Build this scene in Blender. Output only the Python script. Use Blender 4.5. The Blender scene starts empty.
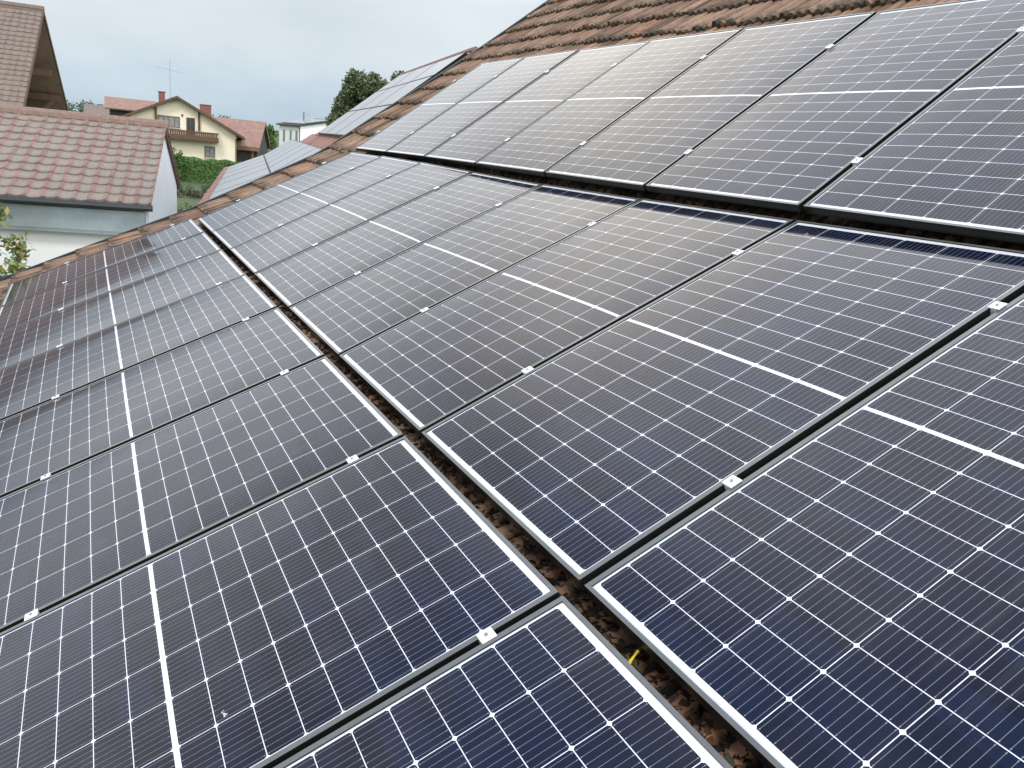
import bpy, bmesh, math, random
from mathutils import Vector, Matrix
random.seed(7)
C = bpy.context.scene.collection
S = bpy.context.scene
R = math.radians
sin, cos, PI = math.sin, math.cos, math.pi

# ------------------------------------------------------------------ camera
CAM_ROWS = [Vector((0.4461178, 0.8898284, 0.0958342)), Vector((0.2851705, -0.0398325, -0.9576488)), Vector((-0.8483258, 0.4545533, -0.2715228))]   # right, down, forward
CAM = Vector((8.7708244, -0.9618659, 6.0000000))
FPX = 813.723
cd = bpy.data.cameras.new('camera'); co = bpy.data.objects.new('camera', cd); C.objects.link(co)
r_, d_, f_ = CAM_ROWS
m = Matrix(((r_.x, -d_.x, -f_.x, CAM.x), (r_.y, -d_.y, -f_.y, CAM.y), (r_.z, -d_.z, -f_.z, CAM.z), (0, 0, 0, 1)))
co.matrix_world = m
cd.sensor_width = 36.0; cd.lens = FPX * 36.0 / 1024.0
cd.clip_start = 0.05; cd.clip_end = 3000
S.camera = co

def at(x, y, D):
    'point of the place at depth D seen in direction (x, y) of the photograph'
    return CAM + D * ((x - 512) / FPX * r_ + (y - 384) / FPX * d_ + f_)

# ------------------------------------------------------------------ light
SUN_EL, SUN_AZ = R(48), R(-35)            # azimuth measured from +X towards +Y
w = bpy.data.worlds.new('World'); S.world = w; w.use_nodes = True
nt = w.node_tree; N = nt.nodes; Lk = nt.links
bg = N['Background']
sky = N.new('ShaderNodeTexSky'); sky.sky_type = 'NISHITA'; sky.sun_disc = False
sky.sun_elevation = SUN_EL; sky.sun_rotation = R(90) - SUN_AZ
tc = N.new('ShaderNodeTexCoord')
sep = N.new('ShaderNodeSeparateXYZ'); Lk.new(tc.outputs['Generated'], sep.inputs[0])
# cloud deck: brightness grows with elevation, as under a real overcast
ramp = N.new('ShaderNodeValToRGB'); cr = ramp.color_ramp
stops = [(0.0, (.55, .69, .81)), (0.045, (.64, .76, .86)), (0.08, (.74, .81, .865)), (0.165, (.80, .86, .90)), (0.25, (1.68, 1.69, 1.68)),
         (0.36, (1.78, 1.77, 1.73)), (0.48, (1.36, 1.31, 1.24)), (0.57, (1.02, 1.02, 1.04)), (0.67, (.62, .80, 1.16)), (1.0, (.42, .60, 1.02))]
while len(cr.elements) < len(stops): cr.elements.new(0.5)
for e, (pz, c3) in zip(cr.elements, stops): e.position = pz; e.color = (*c3, 1)
mpz = N.new('ShaderNodeMapping'); mpz.inputs['Scale'].default_value = (1.8, 1.8, 4.5)
Lk.new(tc.outputs['Generated'], mpz.inputs[0])
ns = N.new('ShaderNodeTexNoise'); ns.inputs['Scale'].default_value = 1.7; ns.inputs['Detail'].default_value = 5; ns.inputs['Roughness'].default_value = .52
Lk.new(mpz.outputs[0], ns.inputs['Vector'])
off = N.new('ShaderNodeMath'); off.operation = 'MULTIPLY_ADD'; off.inputs[1].default_value = 0.10; off.inputs[2].default_value = -0.05
Lk.new(ns.outputs['Fac'], off.inputs[0])
az = N.new('ShaderNodeMath'); az.operation = 'ADD'; Lk.new(sep.outputs[2], az.inputs[0]); Lk.new(off.outputs[0], az.inputs[1])
Lk.new(az.outputs[0], ramp.inputs['Fac'])
mul = N.new('ShaderNodeMix'); mul.data_type = 'RGBA'; mul.blend_type = 'MULTIPLY'; mul.inputs['Factor'].default_value = 1
nr = N.new('ShaderNodeValToRGB'); nr.color_ramp.elements[0].position = .3; nr.color_ramp.elements[0].color = (.87, .89, .92, 1)
nr.color_ramp.elements[1].position = .7; nr.color_ramp.elements[1].color = (1.10, 1.09, 1.07, 1)
Lk.new(ns.outputs['Fac'], nr.inputs['Fac'])
Lk.new(ramp.outputs[0], mul.inputs['A']); Lk.new(nr.outputs[0], mul.inputs['B'])
sc = N.new('ShaderNodeVectorMath'); sc.operation = 'SCALE'; sc.inputs['Scale'].default_value = 0.1; Lk.new(sky.outputs[0], sc.inputs[0])
mx = N.new('ShaderNodeMix'); mx.data_type = 'RGBA'; mx.inputs['Factor'].default_value = 0.88
Lk.new(sc.outputs[0], mx.inputs['A']); Lk.new(mul.outputs['Result'], mx.inputs['B'])
# the sun stands behind thin cloud beyond the ridge: a broad bright patch of sky
gd = Vector((-cos(R(43)) * cos(R(28)), cos(R(43)) * sin(R(28)), sin(R(43))))
dt = N.new('ShaderNodeVectorMath'); dt.operation = 'DOT_PRODUCT'; dt.inputs[1].default_value = gd
nv = N.new('ShaderNodeVectorMath'); nv.operation = 'NORMALIZE'; Lk.new(tc.outputs['Generated'], nv.inputs[0]); Lk.new(nv.outputs[0], dt.inputs[0])
gl = N.new('ShaderNodeMapRange'); gl.interpolation_type = 'SMOOTHERSTEP'; gl.inputs['From Min'].default_value = cos(R(30)); gl.inputs['From Max'].default_value = cos(R(3))
Lk.new(dt.outputs['Value'], gl.inputs['Value'])
glc = N.new('ShaderNodeVectorMath'); glc.operation = 'SCALE'; glc.inputs[0].default_value = (1.50, 1.37, 1.13); Lk.new(gl.outputs[0], glc.inputs['Scale'])
# added fill for the walls: sky brightened behind the camera (+X, +Y)
bk_ = N.new('ShaderNodeMapRange'); bk_.interpolation_type = 'SMOOTHSTEP'; bk_.inputs['From Min'].default_value = -.05; bk_.inputs['From Max'].default_value = .65
bk_.inputs['To Min'].default_value = 1.0; bk_.inputs['To Max'].default_value = 2.3
db = N.new('ShaderNodeVectorMath'); db.operation = 'DOT_PRODUCT'; db.inputs[1].default_value = (.8, .6, 0); Lk.new(nv.outputs[0], db.inputs[0])
Lk.new(db.outputs['Value'], bk_.inputs['Value'])
bs = N.new('ShaderNodeVectorMath'); bs.operation = 'SCALE'; Lk.new(mx.outputs['Result'], bs.inputs[0]); Lk.new(bk_.outputs[0], bs.inputs['Scale'])
ad = N.new('ShaderNodeVectorMath'); ad.operation = 'ADD'; Lk.new(bs.outputs[0], ad.inputs[0]); Lk.new(glc.outputs[0], ad.inputs[1])
Lk.new(ad.outputs[0], bg.inputs['Color']); bg.inputs['Strength'].default_value = 1.0
sl = bpy.data.lights.new('fill_sun', 'SUN'); sl.energy = 1.8; sl.angle = R(14); sl.color = (1, .95, .87)  # lamp added as fill from behind the camera for the house fronts
so = bpy.data.objects.new('fill_sun', sl); C.objects.link(so)
sv = Vector((cos(SUN_EL) * cos(SUN_AZ), cos(SUN_EL) * sin(SUN_AZ), sin(SUN_EL)))
so.rotation_euler = sv.to_track_quat('Z', 'Y').to_euler()
S.view_settings.view_transform = 'Standard'; S.view_settings.look = 'None'
S.view_settings.exposure = 0.0; S.view_settings.gamma = 1.0

# ------------------------------------------------------------------ material helpers
class NB:
    'small builder for shader maths'
    def __init__(s, name):
        s.m = bpy.data.materials.new(name); s.m.use_nodes = True
        s.t = s.m.node_tree; s.N = s.t.nodes; s.L = s.t.links; s.b = s.N['Principled BSDF']
    def put(s, sock, v):
        if isinstance(v, (int, float)): sock.default_value = v
        elif isinstance(v, tuple): sock.default_value = (*v, 1) if len(sock.default_value) == 4 and len(v) == 3 else v
        else: s.L.new(v, sock)
    def math(s, op, a, b=None, c=None):
        n = s.N.new('ShaderNodeMath'); n.operation = op
        for i, v in enumerate((a, b, c)):
            if v is not None: s.put(n.inputs[i], v)
        return n.outputs[0]
    def mix(s, f, a, b, mode='MIX'):
        n = s.N.new('ShaderNodeMix'); n.data_type = 'RGBA'; n.blend_type = mode
        s.put(n.inputs['Factor'], f); s.put(n.inputs['A'], a); s.put(n.inputs['B'], b)
        return n.outputs['Result']
    def coord(s, which='Object'):
        return s.N.new('ShaderNodeTexCoord').outputs[which]
    def uv(s):
        n = s.N.new('ShaderNodeUVMap'); n.uv_map = 'uv'; return n.outputs[0]
    def sep(s, v):
        n = s.N.new('ShaderNodeSeparateXYZ'); s.L.new(v, n.inputs[0]); return n.outputs
    def comb(s, x, y, z=0.0):
        n = s.N.new('ShaderNodeCombineXYZ'); s.put(n.inputs[0], x); s.put(n.inputs[1], y); s.put(n.inputs[2], z); return n.outputs[0]
    def noise(s, vec, scale, detail=4, rough=.55):
        n = s.N.new('ShaderNodeTexNoise'); n.inputs['Scale'].default_value = scale; n.inputs['Detail'].default_value = detail
        n.inputs['Roughness'].default_value = rough
        if vec is not None: s.L.new(vec, n.inputs['Vector'])
        return n.outputs['Fac']
    def white(s, vec):
        n = s.N.new('ShaderNodeTexWhiteNoise'); n.noise_dimensions = '3D'; s.L.new(vec, n.inputs['Vector']); return n.outputs['Value']
    def ramp(s, f, stops):
        n = s.N.new('ShaderNodeValToRGB'); c = n.color_ramp
        while len(c.elements) < len(stops): c.elements.new(.5)
        for e, (p, col) in zip(c.elements, stops): e.position = p; e.color = (*col, 1)
        s.L.new(f, n.inputs['Fac']); return n.outputs['Color']
    def step(s, f, lo, hi):
        n = s.N.new('ShaderNodeMapRange'); n.interpolation_type = 'SMOOTHSTEP'
        s.put(n.inputs['Value'], f); n.inputs['From Min'].default_value = lo; n.inputs['From Max'].default_value = hi
        return n.outputs['Result']
    def bump(s, h, strength, dist):
        n = s.N.new('ShaderNodeBump'); n.inputs['Strength'].default_value = strength; n.inputs['Distance'].default_value = dist
        s.L.new(h, n.inputs['Height']); s.L.new(n.outputs[0], s.b.inputs['Normal'])
    def set(s, **k):
        for a, v in k.items(): s.put(s.b.inputs[a.replace('_', ' ')], v)
        return s.m

def plain(name, col, rough=.6, metal=0.0, var=.12, scale=3.0, bump=0.0):
    n = NB(name); o = n.coord()
    f = n.noise(o, scale, 5, .6)
    lo = tuple(c * (1 - var) for c in col); hi = tuple(min(1, c * (1 + var)) for c in col)
    n.set(Base_Color=n.ramp(f, [(.3, lo), (.7, hi)]), Roughness=rough, Metallic=metal)
    if bump: n.bump(n.noise(o, scale * 25, 3), bump, .01)
    return n.m

# --- solar module face: half-cut cells, busbars, white backsheet, under glass
PW, PL, PITCH = 1.037, 1.7192, 1.058
def cell_material():
    n = NB('solar_cells')
    u, v, _ = n.sep(n.uv())
    CU, CV, U0, GAPC = .1660, .08278, .0205, .0054
    a = n.math('DIVIDE', n.math('SUBTRACT', u, U0), CU)
    fa = n.math('FRACT', a)
    du = n.math('MULTIPLY', n.math('MINIMUM', fa, n.math('SUBTRACT', 1.0, fa)), CU)
    dc = n.math('SUBTRACT', n.math('ABSOLUTE', n.math('SUBTRACT', v, PL / 2)), GAPC)
    b = n.math('DIVIDE', dc, CV); fb = n.math('FRACT', b)
    dv = n.math('MULTIPLY', n.math('MINIMUM', fb, n.math('SUBTRACT', 1.0, fb)), CV)
    line = n.math('MAXIMUM', n.math('LESS_THAN', du, .00095), n.math('LESS_THAN', dv, .0010))
    line = n.math('MAXIMUM', line, n.math('LESS_THAN', n.math('ADD', du, dv), .0070))
    out = n.math('MAXIMUM', n.math('LESS_THAN', dc, 0.0), n.math('GREATER_THAN', dc, CV * 10))
    out = n.math('MAXIMUM', out, n.math('MAXIMUM', n.math('LESS_THAN', a, 0.0), n.math('GREATER_THAN', a, 6.0)))
    white = n.math('MAXIMUM', line, out)
    # nine busbars per cell, with a solder pad by the cell edge
    bb = n.math('FRACT', n.math('MULTIPLY', fa, 9.0))
    db = n.math('MULTIPLY', n.math('ABSOLUTE', n.math('SUBTRACT', bb, .5)), CU / 9)
    bar = n.math('LESS_THAN', db, .00042)
    pad = n.math('MULTIPLY', n.math('LESS_THAN', db, .0011), n.math('MULTIPLY', n.math('GREATER_THAN', dv, .004), n.math('LESS_THAN', dv, .0065)))
    bar = n.math('MAXIMUM', bar, pad)
    oi = n.N.new('ShaderNodeObjectInfo')
    rnd = n.white(n.comb(n.math('FLOOR', a), n.math('FLOOR', n.math('DIVIDE', v, CV)), oi.outputs['Random']))
    cell = n.ramp(rnd, [(0, (.0034, .0056, .0155)), (.5, (.0042, .0072, .0215)), (1, (.0052, .0102, .033))])
    cell = n.mix(n.math('MULTIPLY', oi.outputs['Random'], .35), cell, (.010, .009, .017))
    col = n.mix(bar, cell, (.24, .25, .28))
    col = n.mix(white, col, (.80, .81, .82))
    # thin uneven film of dust
    dust = n.noise(n.uv(), 2.3, 6, .65)
    col = n.mix(n.math('MULTIPLY', n.step(dust, .42, .8), .05), col, (.35, .33, .30))
    streak = n.noise(n.comb(n.math('MULTIPLY', u, 24.0), n.math('MULTIPLY', v, 1.6), n.math('MULTIPLY', oi.outputs['Random'], 40.0)), 1.0, 4, .6)
    col = n.mix(n.math('MULTIPLY', n.step(streak, .52, .75), .045), col, (.36, .34, .30))
    low = n.math('SUBTRACT', 1.0, n.step(n.math('ADD', v, n.math('MULTIPLY', n.noise(n.uv(), 30.0, 4), .03)), .012, .045))
    col = n.mix(n.math('MULTIPLY', low, .45), col, (.20, .18, .14))
    rough = n.math('MULTIPLY_ADD', n.noise(n.uv(), 5.0, 4), .06, .055)
    return n.set(Base_Color=col, Roughness=rough, IOR=1.385)

def tile_material(name, tw, course, cols, patch, patch_amt, moss, moss_amt, rib=None, rough=.85, rib_col=None, streak=0.0):
    n = NB(name); uv = n.uv(); u, v, _ = n.sep(uv)
    cellv = n.comb(n.math('FLOOR', n.math('DIVIDE', u, tw)), n.math('FLOOR', n.math('DIVIDE', v, course)), 3.0)
    rnd = n.white(cellv)
    col = n.ramp(rnd, cols)
    f1 = n.noise(n.coord(), 3.2, 6, .65)
    f2 = n.noise(n.coord(), 26.0, 5, .7)
    f3 = n.noise(n.comb(n.math('MULTIPLY', u, 16.0), n.math('MULTIPLY', v, 1.3), 0.0), 1.0, 4, .65)
    if rib_col:
        fu = n.math('FRACT', n.math('DIVIDE', u, tw)); fv = n.math('FRACT', n.math('DIVIDE', v, course))
        mid = n.math('MULTIPLY', n.step(fu, .12, .24), n.math('SUBTRACT', 1.0, n.step(fu, .70, .84)))
        mid = n.math('MULTIPLY', mid, n.math('SUBTRACT', 1.0, n.step(fv, .8, .98)))
        mid = n.math('MULTIPLY', mid, n.math('MULTIPLY_ADD', f1, .9, .25))
        col = n.mix(mid, col, rib_col)
    col = n.mix(n.math('MULTIPLY', n.step(f1, .45, .75), patch_amt), col, patch)
    col = n.mix(n.math('MULTIPLY', n.step(f2, .48, .72), .45), col, tuple(c * .45 for c in cols[0][1]))
    col = n.mix(n.math('MULTIPLY', n.step(f3, .45, .66), streak), col, tuple(c * .35 for c in cols[0][1]))
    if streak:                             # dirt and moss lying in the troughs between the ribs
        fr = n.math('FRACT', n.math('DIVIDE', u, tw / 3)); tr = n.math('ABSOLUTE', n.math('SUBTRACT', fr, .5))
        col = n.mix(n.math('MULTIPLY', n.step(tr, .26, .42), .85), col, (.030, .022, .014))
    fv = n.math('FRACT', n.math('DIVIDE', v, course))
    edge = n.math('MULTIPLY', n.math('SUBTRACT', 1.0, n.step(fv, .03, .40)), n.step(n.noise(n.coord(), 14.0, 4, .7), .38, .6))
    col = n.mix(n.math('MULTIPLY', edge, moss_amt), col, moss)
    n.bump(n.noise(n.coord(), 60.0, 4, .7), .5, .006)
    return n.set(Base_Color=col, Roughness=rough)

M = {}
M['cells'] = cell_material()
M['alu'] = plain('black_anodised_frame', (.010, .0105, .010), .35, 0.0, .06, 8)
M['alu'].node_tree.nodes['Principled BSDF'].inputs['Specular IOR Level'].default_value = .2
M['alu_top'] = plain('sheen_painted_frame_face', (.135, .138, .127), .20, 0.0, .12, 12); M['alu_top'].node_tree.nodes['Principled BSDF'].inputs['IOR'].default_value = 1.5  # top faces of the black frame painted paler, imitating reflected sky
M['rail'] = plain('mill_aluminium', (.30, .30, .30), .45, 0.85, .06, 8)
M['bright_alu'] = plain('bright_aluminium', (.86, .87, .88), .30, .35, .04, 20)
M['bolt'] = plain('steel_bolt', (.30, .30, .31), .4, .6)
M['black_side'] = plain('black_backsheet', (.02, .02, .022), .6)
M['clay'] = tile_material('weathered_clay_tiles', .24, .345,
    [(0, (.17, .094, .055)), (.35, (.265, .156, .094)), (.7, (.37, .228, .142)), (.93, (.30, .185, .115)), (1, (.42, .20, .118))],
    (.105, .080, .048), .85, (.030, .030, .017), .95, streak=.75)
M['garage_tile'] = tile_material('lichened_concrete_tiles', .225, .30,
    [(0, (.225, .142, .108)), (.5, (.265, .170, .130)), (1, (.30, .195, .15))], (.245, .21, .165), .45, (.15, .10, .08), .5, rib_col=(.275, .25, .205))
M['old_tile'] = tile_material('brown_concrete_tiles', .225, .28,
    [(0, (.17, .115, .085)), (.5, (.205, .142, .105)), (1, (.235, .165, .122))], (.18, .145, .11), .5, (.10, .08, .06), .5, rib_col=(.22, .185, .145))
M['pink_tile'] = tile_material('red_concrete_tiles', .30, .34,
    [(0, (.27, .14, .112)), (.5, (.32, .17, .137)), (1, (.36, .20, .165))], (.29, .19, .155), .5, (.14, .08, .06), .4)
M['far_tile'] = tile_material('distant_red_tiles', .30, .34,
    [(0, (.245, .135, .10)), (.5, (.29, .165, .122)), (1, (.33, .20, .15))], (.28, .19, .14), .6, (.2, .11, .09), .3)
M['dark_roof'] = plain('dark_grey_roofing', (.05, .055, .06), .9)
M['white_wall'] = plain('white_render', (.80, .81, .79), .85, 0, .04, 1.2, .15)
M['cream_wall'] = plain('cream_render', (.80, .72, .55), .85, 0, .04, .6, .1)
M['grey_wall'] = plain('grey_render', (.5, .48, .44), .85, 0, .06, .6)
M['wood'] = plain('dark_brown_timber', (.105, .058, .032), .7, 0, .25, 5)
M['wood2'] = plain('mid_brown_timber', (.17, .10, .055), .7, 0, .25, 5)
M['soffit'] = plain('brown_soffit_boards', (.22, .14, .105), .8, 0, .2, 5)
M['black_wood'] = plain('blackened_timber', (.035, .026, .022), .7, 0, .2, 5)
M['zinc'] = plain('weathered_zinc', (.33, .38, .40), .42, .55, .18, 2.5)
M['dark_metal'] = plain('dark_sheet_metal', (.045, .05, .05), .45, .4)
M['glass'] = plain('window_glass', (.04, .05, .06), .06)
M['curtain'] = plain('net_curtain', (.20, .22, .23), .5, 0, .5, 4)
M['white_frame'] = plain('white_frame', (.75, .75, .73), .5)
M['brick'] = plain('red_brick', (.19, .085, .068), .85, 0, .3, 6)
M['grey_metal'] = plain('galvanised_steel', (.38, .40, .42), .4, .7)
M['dark_gap'] = plain('dark_interior', (.02, .018, .016), .9)
M['yellow'] = plain('yellow_plastic', (.85, .70, .02), .4, 0, .03)
M['dropping'] = plain('dried_dropping', (.72, .72, .68), .8)
M['bark'] = plain('bark', (.09, .065, .045), .9, 0, .3, 8)
M['grey_panel'] = plain('matt_solar_glass', (.26, .265, .265), .22, 0, .03)

def leaf_mat(name, stops):
    n = NB(name); g = n.N.new('ShaderNodeNewGeometry')
    col = n.ramp(g.outputs['Random Per Island'], stops)
    n.set(Base_Color=col, Roughness=.6)
    n.b.inputs['Subsurface Weight'].default_value = 0
    return n.m
M['leaf_tree'] = leaf_mat('oak_leaves', [(0, (.05, .07, .028)), (.5, (.092, .118, .048)), (1, (.16, .185, .08))])
M['leaf_hedge'] = leaf_mat('hedge_leaves', [(0, (.045, .10, .019)), (.5, (.075, .15, .029)), (1, (.115, .20, .047))])
M['leaf_dark'] = leaf_mat('shrub_leaves', [(0, (.03, .05, .018)), (.6, (.06, .085, .03)), (1, (.12, .08, .045))])
M['leaf_near'] = leaf_mat('yellowing_leaves', [(0, (.10, .15, .04)), (.45, (.16, .22, .07)), (.75, (.26, .27, .08)), (.9, (.42, .30, .05)), (1, (.20, .13, .06))])
M['leaf_far'] = leaf_mat('woodland_leaves', [(0, (.05, .075, .035)), (.5, (.075, .10, .05)), (1, (.105, .125, .065))])
gm = NB('meadow'); go = gm.coord()
gm.set(Base_Color=gm.mix(gm.noise(go, 6.0, 5), gm.ramp(gm.noise(go, .06, 5), [(.35, (.045, .085, .022)), (.65, (.10, .12, .04))]), (.06, .09, .03)), Roughness=.95)
M['meadow'] = gm.m

# ------------------------------------------------------------------ object helpers
def tag(o, label=None, cat=None, group=None, kind=None):
    if label: o['label'] = label
    if cat: o['category'] = cat
    if group: o['group'] = group
    if kind: o['kind'] = kind
    return o
def thing(name, label, cat, loc=(0, 0, 0), group=None, mat=None):
    o = bpy.data.objects.new(name, None); C.objects.link(o); o.empty_display_size = .2
    if mat is not None: o.matrix_world = mat
    else: o.location = loc
    return tag(o, label, cat, group)
def frame3(O, X, Y, Z):
    return Matrix(((X.x, Y.x, Z.x, O.x), (X.y, Y.y, Z.y, O.y), (X.z, Y.z, Z.z, O.z), (0, 0, 0, 1)))

class MB:
    def __init__(s): s.v = []; s.f = []; s.uv = {}; s.mi = []; s.cur = 0
    def face(s, idx, uv=None):
        if uv: s.uv[len(s.f)] = uv
        s.f.append(idx); s.mi.append(s.cur)
    def quad(s, a, b, c, d, uv=None):
        i = len(s.v); s.v += [tuple(a), tuple(b), tuple(c), tuple(d)]; s.face((i, i + 1, i + 2, i + 3), uv)
    def poly(s, pts):
        i = len(s.v); s.v += [tuple(p) for p in pts]; s.face(tuple(range(i, i + len(pts))))
    def hexa(s, p):                       # 8 points: bottom ring 0-3 (ccw from above), top ring 4-7
        i = len(s.v); s.v += [tuple(q) for q in p]
        for q in ((3, 2, 1, 0), (4, 5, 6, 7), (0, 1, 5, 4), (1, 2, 6, 5), (2, 3, 7, 6), (3, 0, 4, 7)):
            s.face(tuple(i + k for k in q))
    def box(s, x0, x1, y0, y1, z0, z1):
        s.hexa([(x0, y0, z0), (x1, y0, z0), (x1, y1, z0), (x0, y1, z0), (x0, y0, z1), (x1, y0, z1), (x1, y1, z1), (x0, y1, z1)])
    def prism(s, poly, vec):              # extrude a planar ring
        n = len(poly); i = len(s.v); vec = Vector(vec)
        s.v += [tuple(p) for p in poly] + [tuple(Vector(p) + vec) for p in poly]
        s.face(tuple(range(i + n - 1, i - 1, -1))); s.face(tuple(range(i + n, i + 2 * n)))
        for k in range(n):
            j = (k + 1) % n; s.face((i + k, i + j, i + n + j, i + n + k))
    def tube(s, pts, rad, seg=8):
        pts = [Vector(p) for p in pts]; rings = []
        for k, p in enumerate(pts):
            t = (pts[min(k + 1, len(pts) - 1)] - pts[max(k - 1, 0)]).normalized()
            a = t.orthogonal().normalized(); b = t.cross(a)
            r = rad[k] if isinstance(rad, (list, tuple)) else rad
            i = len(s.v)
            for q in range(seg):
                g = 2 * PI * q / seg; s.v.append(tuple(p + r * (cos(g) * a + sin(g) * b)))
            rings.append(i)
        for a, b in zip(rings, rings[1:]):
            for q in range(seg):
                s.face((a + q, a + (q + 1) % seg, b + (q + 1) % seg, b + q))
        s.face(tuple(rings[0] + q for q in reversed(range(seg)))); s.face(tuple(rings[-1] + q for q in range(seg)))
    def build(s, name, mats, parent=None, smooth=False, bevel=0):
        me = bpy.data.meshes.new(name); me.from_pydata(s.v, [], s.f)
        for mt in (mats if isinstance(mats, (list, tuple)) else [mats]): me.materials.append(mt)
        if s.uv:
            lay = me.uv_layers.new(name='uv')
            for fi, uv in s.uv.items():
                pl = me.polygons[fi]
                for k, li in enumerate(pl.loop_indices): lay.data[li].uv = uv[k]
        for fi, q in enumerate(s.mi):
            if q: me.polygons[fi].material_index = q
        if smooth: me.polygons.foreach_set('use_smooth', [True] * len(me.polygons))
        me.update()
        o = bpy.data.objects.new(name, me); C.objects.link(o)
        if parent: o.parent = parent
        if bevel:
            b = o.modifiers.new('bevel', 'BEVEL'); b.width = bevel; b.segments = 2; b.limit_method = 'ANGLE'
        return o

def smoothstep(a, b, x):
    t = max(0, min(1, (x - a) / (b - a))); return t * t * (3 - 2 * t)

def tile_sheet(mb, fn, umax, vmax, tw, course, prof, du, drop, jit, u0=None, seed=1):
    '''tiled roof surface. fn(u, v, h) -> point; prof(u) rib height; umax(v) / u0(v) give the verge positions'''
    rnd = random.Random(seed)
    nc = int(math.ceil(vmax / course))
    for k in range(nc):
        vb, vt = k * course, min((k + 1) * course + .05, vmax)
        ua = u0(vb) if u0 else 0.0; ub = umax(vb)
        n = max(2, int(round((ub - ua) / du)))
        j0 = int(math.floor(ua / tw)) - 1
        J = {}
        rows = [[], [], []]
        for i in range(n + 1):
            u = ua + (ub - ua) * i / n
            key = int(math.floor(u / tw + 1e-6))
            if key not in J: J[key] = (rnd.gauss(0, jit), rnd.gauss(0, jit * 1.6), rnd.gauss(0, jit))
            dz, dv, tl = J[key]
            h = prof(u)
            rel = u / tw - key - .5
            z = dz + tl * rel
            rows[0].append(fn(u, vb + dv, -.02 + h * .3))
            rows[1].append(fn(u, vb + dv, drop + h + z))
            rows[2].append(fn(u, vt, h + .2 * z))
        base = len(mb.v)
        for r in rows: mb.v += [tuple(p) for p in r]
        for i in range(n):
            ua_, ub_ = ua + (ub - ua) * i / n, ua + (ub - ua) * (i + 1) / n
            a, b, c = base + i, base + n + 1 + i, base + 2 * (n + 1) + i
            e = .001
            mb.face((a, a + 1, b + 1, b), [(ua_, vb + e), (ub_, vb + e), (ub_, vb + 2 * e), (ua_, vb + 2 * e)])
            mb.face((b, b + 1, c + 1, c), [(ua_, vb + 2 * e), (ub_, vb + 2 * e), (ub_, vb + course - e), (ua_, vb + course - e)])

# ------------------------------------------------------------------ ground
def gz(x, y):
    d = math.hypot(x - CAM.x, y - CAM.y)
    return 1.7 * smoothstep(24, 62, d) + 3.0 * smoothstep(90, 400, d)
mb = MB(); rads = [0, 6, 12, 18, 24, 30, 36, 42, 48, 55, 62, 75, 90, 120, 160, 220, 300, 400, 700, 1500]; na = 48
mb.v.append((CAM.x, CAM.y, 0))
for r in rads[1:]:
    for k in range(na):
        a = 2 * PI * k / na; x, y = CAM.x + r * cos(a), CAM.y + r * sin(a); mb.v.append((x, y, gz(x, y)))
for k in range(na): mb.face((0, 1 + k, 1 + (k + 1) % na))
for i in range(len(rads) - 2):
    for k in range(na):
        a = 1 + i * na; b = a + na; mb.face((a + k, b + k, b + (k + 1) % na, a + (k + 1) % na))
tag(mb.build('ground', M['meadow'], smooth=True), kind='structure')

# ------------------------------------------------------------------ the farmhouse roof we look across
TH = R(27); CT, ST = cos(TH), sin(TH)
ZB = 5.08088
def rv(u, v, n):                          # roof coordinates: u along the eaves, v up the slope, n out of it
    return Vector((u, v * CT - n * ST, v * ST + n * CT + ZB))
G1, G2, HC, TA, TC = 0.05539, 0.01250, 0.04780, -0.06421, 0.16800
SAG = {'lower': [0.0181, 0.0219, 0.0192, 0.0058, 0.0017, 0.0035, 0.0062, 0.0107], 'middle': [-0.0066, -0.0005, -0.0033, -0.0169, -0.0275, -0.0234, -0.0107, 0.0019], 'upper': [-0.0450, -0.0328, -0.0230, -0.0164, -0.0107, -0.0052, 0.0022, 0.0083]}
def row_point(row, iu, frac):
    'top of the module frame at seam iu, frac of the way up the row'
    h = SAG[row][min(iu, 7)]; U = iu * PITCH
    if row == 'lower':
        d = PL * (1 - frac); return rv(U, -G1 - d * cos(TA), h - d * sin(TA))
    if row == 'middle': return rv(U, frac * PL, h)
    V = frac * PL - .0065 * (U - 6.5); U = U * 1.0053 - .0066 + .0065 * frac * PL
    return rv(U, PL + G2 + V * cos(TC), HC + V * sin(TC) + h)

# tile surface: three pitches, flatter at the eaves, steeper towards the ridge
prof_pts = [(-2.62, .168 - .150), (-.03, -.152), (1.745, -.150), (6.31, .628)]
seg = []; acc = 0
for (a, b) in zip(prof_pts, prof_pts[1:]):
    l = math.hypot(b[0] - a[0], b[1] - a[1]); seg.append((acc, acc + l, a, b)); acc += l
ROOF_LEN = acc
def roof_fn(u, s, h):
    for (s0, s1, a, b) in seg:
        if s <= s1 or s1 == ROOF_LEN:
            t = (s - s0) / (s1 - s0); dx, dy = (b[0] - a[0]), (b[1] - a[1]); l = s1 - s0
            wav = .010 * sin(u * 1.3 + s) + .006 * sin(u * .55 - 2 * s)
            nx, ny = -dy / l, dx / l
            return rv(u, a[0] + dx * t + nx * (h + wav), a[1] + dy * t + ny * (h + wav))
VERGE = -1.47
farm = thing('farmhouse', 'farmhouse with mossy orange brown roof tiles under three rows of solar panels', 'house', (6, 0, 0))
FO = Vector((6, 0, 0))
def lw(fn): return lambda u, s, h: fn(u, s, h) - FO
mb = MB()
def ribh(u):
    q = u / .08 - math.floor(u / .08); k = int(math.floor(u / .08 + 1e-6)) % 3
    return (.030, .021, .024)[k] * smoothstep(.10, .30, q) * (1 - smoothstep(.70, .90, q))
tile_sheet(mb, lw(roof_fn), lambda v: 13.6, ROOF_LEN, .24, .345, ribh, .010, .036, .0055, u0=lambda v: VERGE + .025 * sin(v * 40), seed=3)
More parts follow.
